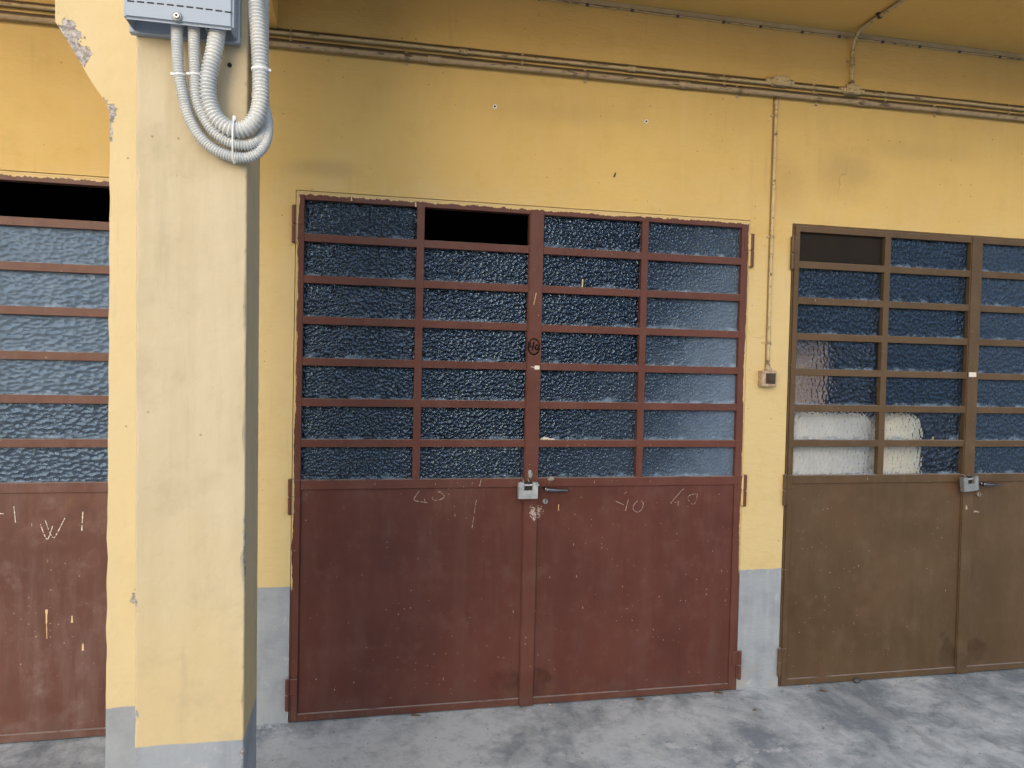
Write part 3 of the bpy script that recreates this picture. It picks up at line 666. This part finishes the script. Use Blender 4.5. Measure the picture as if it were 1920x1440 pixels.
def fitting(x, z, wd, label, top=False):
    f = tag(empty('conduit_box', (x, 0, z)), label, 'conduit box', 'junction boxes on the upper conduit')
    bm = bmesh.new(); box(bm, -wd, wd, -.040, -.001, -.024, .024, bev=.004, seg=2); mesh_obj('housing', bm, 'pipe', f)
    bm = bmesh.new(); box(bm, -wd*.86, wd*.86, -.0435, -.0395, -.018, .020, bev=.0015); c = mesh_obj('cover', bm, 'pipe', f)
    bm = bmesh.new(); tube(bm, [(-wd*.7, -.043, .0), (-wd*.7, -.0455, .0)], .003, 8); mesh_obj('screw', bm, 'clip', c)
    bm = bmesh.new(); tube(bm, [(wd*.7, -.043, .0), (wd*.7, -.0455, .0)], .003, 8); mesh_obj('screw', bm, 'clip', c)
    for s in (-1, 1):
        bm = bmesh.new(); x0 = s*wd; tube(bm, [(x0-s*.002, YU, 0), (x0+s*.010, YU, 0), (x0+s*.011, YU, 0), (x0+s*.013, YU, 0), (x0+s*.015, YU, 0), (x0+s*.028, YU, 0), (x0+s*.034, YU, 0)], [.0185, .0185, .0135, .0135, .0165, .0165, .0115], 14)
        mesh_obj('gland', bm, 'pipe', f, True)
    if top:
        bm = bmesh.new(); tube(bm, [(0, YU, .022), (0, YU, .036), (0, YU, .037), (0, YU, .05), (0, YU, .054)], [.017, .017, .0145, .0145, .011], 14); mesh_obj('gland', bm, 'pipe', f, True)
    return f
fitting(2.445, zu(2.445)+.011, .046, 'left one of the two small junction boxes on the upper conduit')
fitting(2.872, zu(2.872)+.004, .040, 'right junction box on the upper conduit, below the conduit rising to the canopy', True)
# drop to the switch
bm = bmesh.new(); P = catmull([(2.431, -.013, 3.160), (2.431, -.013, 2.9), (2.430, -.013, 2.6), (2.428, -.013, 2.3), (2.429, -.013, 2.0), (2.428, -.013, 1.752)], .05); tube(bm, P, .0088, 12)
drop = tag(mesh_obj('drop_conduit', bm, 'pipe', None, True), 'thin vertical conduit dropping to the light switch between the doors', 'conduit')
for z in (3.068, 2.430, 1.865): mesh_obj('conduit_clip', clip_bm(2.429, -.013, z, .0088, .010, False), 'pipe', drop)
bm = bmesh.new(); tube(bm, [(2.431, -.013, 3.155), (2.431, -.013, 3.125), (2.431, -.013, 3.122)], [.0125, .0125, .009], 12); mesh_obj('socket', bm, 'pipe', drop, True)
# branch rising on to the canopy
bm = bmesh.new(); P = catmull([(2.872, YU, 3.285), (2.872, YU, 3.40), (2.872, -.017, 3.455), (2.872, -.028, 3.498), (2.870, -.058, 3.528), (2.868, -.11, 3.541), (2.866, -.30, 3.542), (2.862, -.8, 3.542), (2.86, -1.6, 3.542)], .02); tube(bm, P, RU, 12)
br = tag(mesh_obj('branch_conduit', bm, 'pipe', None, True), 'conduit bending from the wall up along the canopy underside', 'conduit')
bm = bmesh.new(); tube(bm, [(2.872, YU, 3.335), (2.872, YU, 3.337), (2.872, YU, 3.375), (2.872, YU, 3.377)], [.011, .0135, .0135, .011], 12); mesh_obj('conduit_coupling', bm, 'pipe', br, True)
mesh_obj('conduit_clip', clip_bm(2.872, YU, 3.40, RU, .012, False), 'pipe', br)
bm = bmesh.new(); tube(bm, [(2.866, -.225, 3.542), (2.866, -.24, 3.542)], .0135, 12); box(bm, 2.845, 2.887, -.242, -.223, 3.550, 3.5545); mesh_obj('conduit_clip', bm, 'clip', br)
# cable and cover strip under the canopy
bm = bmesh.new(); n = 150; P = [(-.09+8.5*i/n, -.009, 3.5225+.004*mnoise.noise(Vector((i*.35, 9, 0)))) for i in range(n+1)]; tube(bm, P, .0042, 8)
cab = tag(mesh_obj('wall_cable', bm, 'pipe', None, True), 'thin cable clipped along the top of the wall under the canopy', 'cable')
for x in (1.13, 1.377, 1.614, 1.86, 2.116, 2.326, 2.57, 2.791, 3.056, 3.291, 3.546, 3.814): bm = bmesh.new(); lump(bm, (x, -.012, 3.521), .0085, (1.2, .8, .9), x); mesh_obj('cable_clip', bm, 'clip', cab, True)
bm = bmesh.new(); box(bm, -.098, 9.4, -.006, -.0005, 3.530, CZ-.0005, bev=.001); tag(mesh_obj('cover_strip', bm, 'strip'), 'narrow painted strip in the corner between wall and canopy', 'strip')

# light switch ------------------------------------------------------------
sw = tag(empty('light_switch', (2.421, 0, 1.677)), 'small cream surface light switch with a dark rocker between the doors', 'light switch')
bm = bmesh.new(); box(bm, -.043, .043, -.048, -.0005, -.044, .042, bev=.006, seg=3); hs = mesh_obj('housing', bm, 'cream', sw)
bm = bmesh.new(); box(bm, -.0225, .034, -.0495, -.046, -.028, .028, bev=.001); mesh_obj('rocker_surround', bm, 'bakelite', hs)
bm = bmesh.new(); box(bm, -.010, .022, -.054, -.048, -.018, .018, bev=.003, seg=2); mesh_obj('rocker', bm, 'bakelite', hs)
bm = bmesh.new(); tube(bm, [(.008, -.016, .040), (.008, -.016, .052), (.008, -.015, .058), (.008, -.013, .078)], [.020, .0185, .013, .0105], 14); mesh_obj('cable_entry', bm, 'cream', sw, True)

# ------------------------------------------------------------------ electrical box on the column
eb = tag(empty('electrical_box', (-.189, -1.46, 2.58)), 'pale grey plastic electrical box mounted on the column', 'electrical box')
def rounded(x0, x1, z0, z1, r, n=5):
    pts = []
    for cx, cz, a in ((x1-r, z0+r, -90), (x1-r, z1-r, 0), (x0+r, z1-r, 90), (x0+r, z0+r, 180)):
        for k in range(n+1):
            t = math.radians(a+90*k/n); pts.append((cx+r*math.cos(t), cz+r*math.sin(t)))
    return pts
bm = bmesh.new()
box(bm, -.133, .133, -.098, -.0235, 0., .36)
bmesh.ops.bevel(bm, geom=[e for e in bm.edges if all(v.co.y < -.09 for v in e.verts) or (abs(e.verts[0].co.x-e.verts[1].co.x) < 1e-4 and abs(e.verts[0].co.z-e.verts[1].co.z) < 1e-4)], offset=.007, segments=3, affect='EDGES')
bot = [f for f in bm.faces if f.normal.z < -.95 and f.calc_center_median().z < .001]
r = bmesh.ops.inset_region(bm, faces=bot, thickness=.010); bmesh.ops.translate(bm, vec=(0, 0, .028), verts=list({v for f in bot for v in f.verts}))
cov = mesh_obj('cover', bm, 'plastic', eb)
bm = bmesh.new(); box(bm, -.139, .139, -.0232, -.0005, -.006, .366, bev=.003, seg=2); mesh_obj('back_plate', bm, 'plastic', eb)
for k in range(11):
    u = -.123+.0235*k; z = .0445-.000*k-.00035*(k-5)**2*.2
    bm = bmesh.new(); box(bm, u, u+.0165, -.0987, -.0965, z-.0018, z+.0018); mesh_obj('vent_slot', bm, 'black', cov)
bm = bmesh.new(); tube(bm, [(-.004, -.096, .016), (-.004, -.101, .016), (-.004, -.103, .016)], [.0125, .0125, .0105], 20); lk = mesh_obj('lock', bm, 'steel_dull', eb)
bm = bmesh.new(); tube(bm, [(-.004, -.1032, .016), (-.004, -.108, .016), (-.004, -.109, .016)], [.0075, .0075, .006], 16); mesh_obj('lock_core', bm, 'steel', eb)
bm = bmesh.new(); tube(bm, [(-.004, -.1085, .016), (-.004, -.1098, .016)], .003, 8); mesh_obj('key_slot', bm, 'black', eb)
bm = bmesh.new()
for u, r_ in ((-.098, .016), (-.062, .006)): tube(bm, [(u, -.058, .026), (u, -.058, .020)], r_, 18)
mesh_obj('blank_hole', bm, 'black', eb)
bm = bmesh.new(); box(bm, .020, .036, -.075, -.040, .008, .027, bev=.001); box(bm, .058, .064, -.075, -.03, .006, .027, bev=.001); mesh_obj('inner_rib', bm, 'plastic', eb)

# corrugated conduits ------------------------------------------------------
def corrugated(pts, r, pitch, label, name='flexible_conduit'):
    P = catmull(pts, pitch/4); rad = [r*(1.02, 1.0, .76, .78)[i % 4] for i in range(len(P))]
    bm = bmesh.new(); tube(bm, P, rad, 18)
    return tag(mesh_obj(name, bm, 'conduit', None, True), label, 'conduit', 'corrugated conduits looping below the electrical box')
t1 = corrugated([(-.202, -1.518, 2.62), (-.202, -1.518, 2.574), (-.201, -1.515, 2.521), (-.197, -1.508, 2.466), (-.187, -1.502, 2.411), (-.175, -1.498, 2.363), (-.150, -1.495, 2.316), (-.110, -1.492, 2.282), (-.056, -1.490, 2.266), (-.010, -1.487, 2.275), (.017, -1.480, 2.311), (.022, -1.462, 2.370), (.008, -1.445, 2.45), (.003, -1.435, 2.6), (.0, -1.432, 2.95)], .0152, .0066, 'outermost thin corrugated conduit, leftmost under the electrical box')
t2 = corrugated([(-.160, -1.518, 2.62), (-.160, -1.518, 2.574), (-.159, -1.514, 2.526), (-.157, -1.510, 2.470), (-.154, -1.506, 2.414), (-.138, -1.503, 2.367), (-.110, -1.500, 2.327), (-.070, -1.498, 2.303), (-.024, -1.494, 2.301), (.008, -1.476, 2.332), (.014, -1.450, 2.38), (.004, -1.425, 2.45), (.001, -1.400, 2.6), (-.001, -1.395, 2.95)], .0152, .0066, 'middle thin corrugated conduit between the other two under the electrical box')
t3 = corrugated([(-.098, -1.518, 2.63), (-.103, -1.518, 2.581), (-.110, -1.518, 2.531), (-.119, -1.516, 2.488), (-.124, -1.514, 2.445), (-.121, -1.512, 2.404), (-.104, -1.511, 2.362), (-.068, -1.511, 2.335), (-.029, -1.511, 2.340), (-.003, -1.511, 2.370), (.008, -1.510, 2.416), (.008, -1.509, 2.472), (.005, -1.508, 2.543), (-.001, -1.507, 2.614), (-.006, -1.505, 2.683), (-.010, -1.503, 2.80), (-.012, -1.5, 2.95)], .0222, .0094, 'thick corrugated conduit curving in a U and rising beside the column')
def tie(parent, c, t, r, wd=.005, tail=True):
    c, t = Vector(c), Vector(t).normalized(); bm = bmesh.new()
    tube(bm, [c-t*wd/2, c-t*wd/2+t*.0003, c+t*wd/2-t*.0003, c+t*wd/2], [r*.97, r, r, r*.97], 20)
    if tail: a = Vector((1, 0, 0)) if abs(t.x) < .6 else Vector((0, 0, 1)); d = c + a*r*tail; box(bm, d.x-.005, d.x+.005, d.y-.006, d.y+.002, d.z-.0035, d.z+.0035, bev=.001)
    mesh_obj('cable_tie', bm, 'white', parent)
tie(t1, (-.197, -1.508, 2.466), (.1, .1, -1), .0165, tail=-1); tie(t2, (-.157, -1.510, 2.470), (.03, .1, -1), .0165, tail=-1)
tie(t3, (.0065, -1.5085, 2.500), (-.05, 0, 1), .0236, .006, tail=1)
bm = bmesh.new(); P = [(-.057+.000, -1.511+.031*math.cos(a), 2.302+.058*math.sin(a)) for a in [2*math.pi*k/28 for k in range(29)]]
tube(bm, P, .0024, 6); box(bm, -.061, -.053, -1.52, -1.508, 2.355, 2.369, bev=.001); mesh_obj('cable_tie', bm, 'white', t3)
bm = bmesh.new(); box(bm, -.0265, -.010, -1.43, -1.40, 2.452, 2.464, bev=.001); relp(mesh_obj('pipe_saddle', bm, 'white', colm))

# ------------------------------------------------------------------ litter at the foot of the doors
def leaf(x, y, s, rot, label, mat='leaf', cat='leaf'):
    bm = bmesh.new(); n = 9; L = []
    for i in range(n):
        t = i/(n-1); wd = .32*math.sin(math.pi*min(1, t*1.02+.02))**.8; h = .10*math.sin(t*5+rot)+.12
        L.append([bm.verts.new(((t-.5)*s, -wd*s*.5, h*s*(1+.6*math.sin(t*9)))), bm.verts.new(((t-.5)*s, 0, h*s*.35)), bm.verts.new(((t-.5)*s, wd*s*.5, h*s*(1+.5*math.cos(t*7))))])
    fs = []
    for a, b in zip(L, L[1:]): fs += [bm.faces.new((a[0], a[1], b[1], b[0])), bm.faces.new((a[1], a[2], b[2], b[1]))]
    bmesh.ops.solidify(bm, geom=fs, thickness=.0008)
    o = mesh_obj('dry_leaf' if cat == 'leaf' else 'litter_scrap', bm, mat); zmin = min(v.co.z for v in o.data.vertices)
    o.location = (x, y, -zmin+.0005); o.rotation_euler = (0, 0, rot); return tag(o, label, cat, 'litter on the concrete floor')
leaf(1.752, -.035, .055, .3, 'orange brown dry leaf under the middle of the red door right leaf')
leaf(2.195, -.030, .060, .1, 'pale brown dry leaf at the right bottom corner of the red door')
leaf(2.281, -.240, .040, .6, 'small ochre leaf lying alone on the floor between the red and brown doors')
leaf(2.771, -.099, .050, -.3, 'brown dry leaf on the floor left of the brown door centre')
leaf(.595, -.030, .05, -.1, 'yellowish leaf under the red door left leaf')
leaf(3.365, -.055, .05, .5, 'pale scrap lying at the foot of the brown door', 'paper', 'scrap')
leaf(2.735, -.030, .05, -.2, 'thin pale scrap at the left foot of the brown door', 'paper', 'scrap')
leaf(1.283, -.030, .05, .05, 'pale scrap beside the meeting strip foot of the red door', 'paper', 'scrap')
bm = bmesh.new(); lump(bm, (3.025, -.025, .012), .022, (1, .8, .6), 3); tag(mesh_obj('door_wedge', bm, 'clip', None, True), 'black lump poking out under the brown door', 'wedge')

# sand and grit swept against the wall and doors: far too many to count
bm = bmesh.new(); rg = random.Random(3)
for i in range(1500):
    x = rg.uniform(-1.6, 4.6); y = -.016-abs(rg.gauss(0, .05)) if rg.random() < .6 else -rg.uniform(.02, 1.6)
    r = rg.uniform(.0012, .0036)*(1.5 if rg.random() < .08 else 1)
    q = [Vector((rg.gauss(0, 1), rg.gauss(0, 1), rg.gauss(0, 1))).normalized()*r for _ in range(6)]
    c = Vector((x, y, r*.6))
    try: bmesh.ops.convex_hull(bm, input=[bm.verts.new(c+v) for v in q])
    except Exception: pass
tag(mesh_obj('grit', bm, 'grit'), 'fine grit and crumbs swept along the foot of the doors', 'grit', kind='stuff')
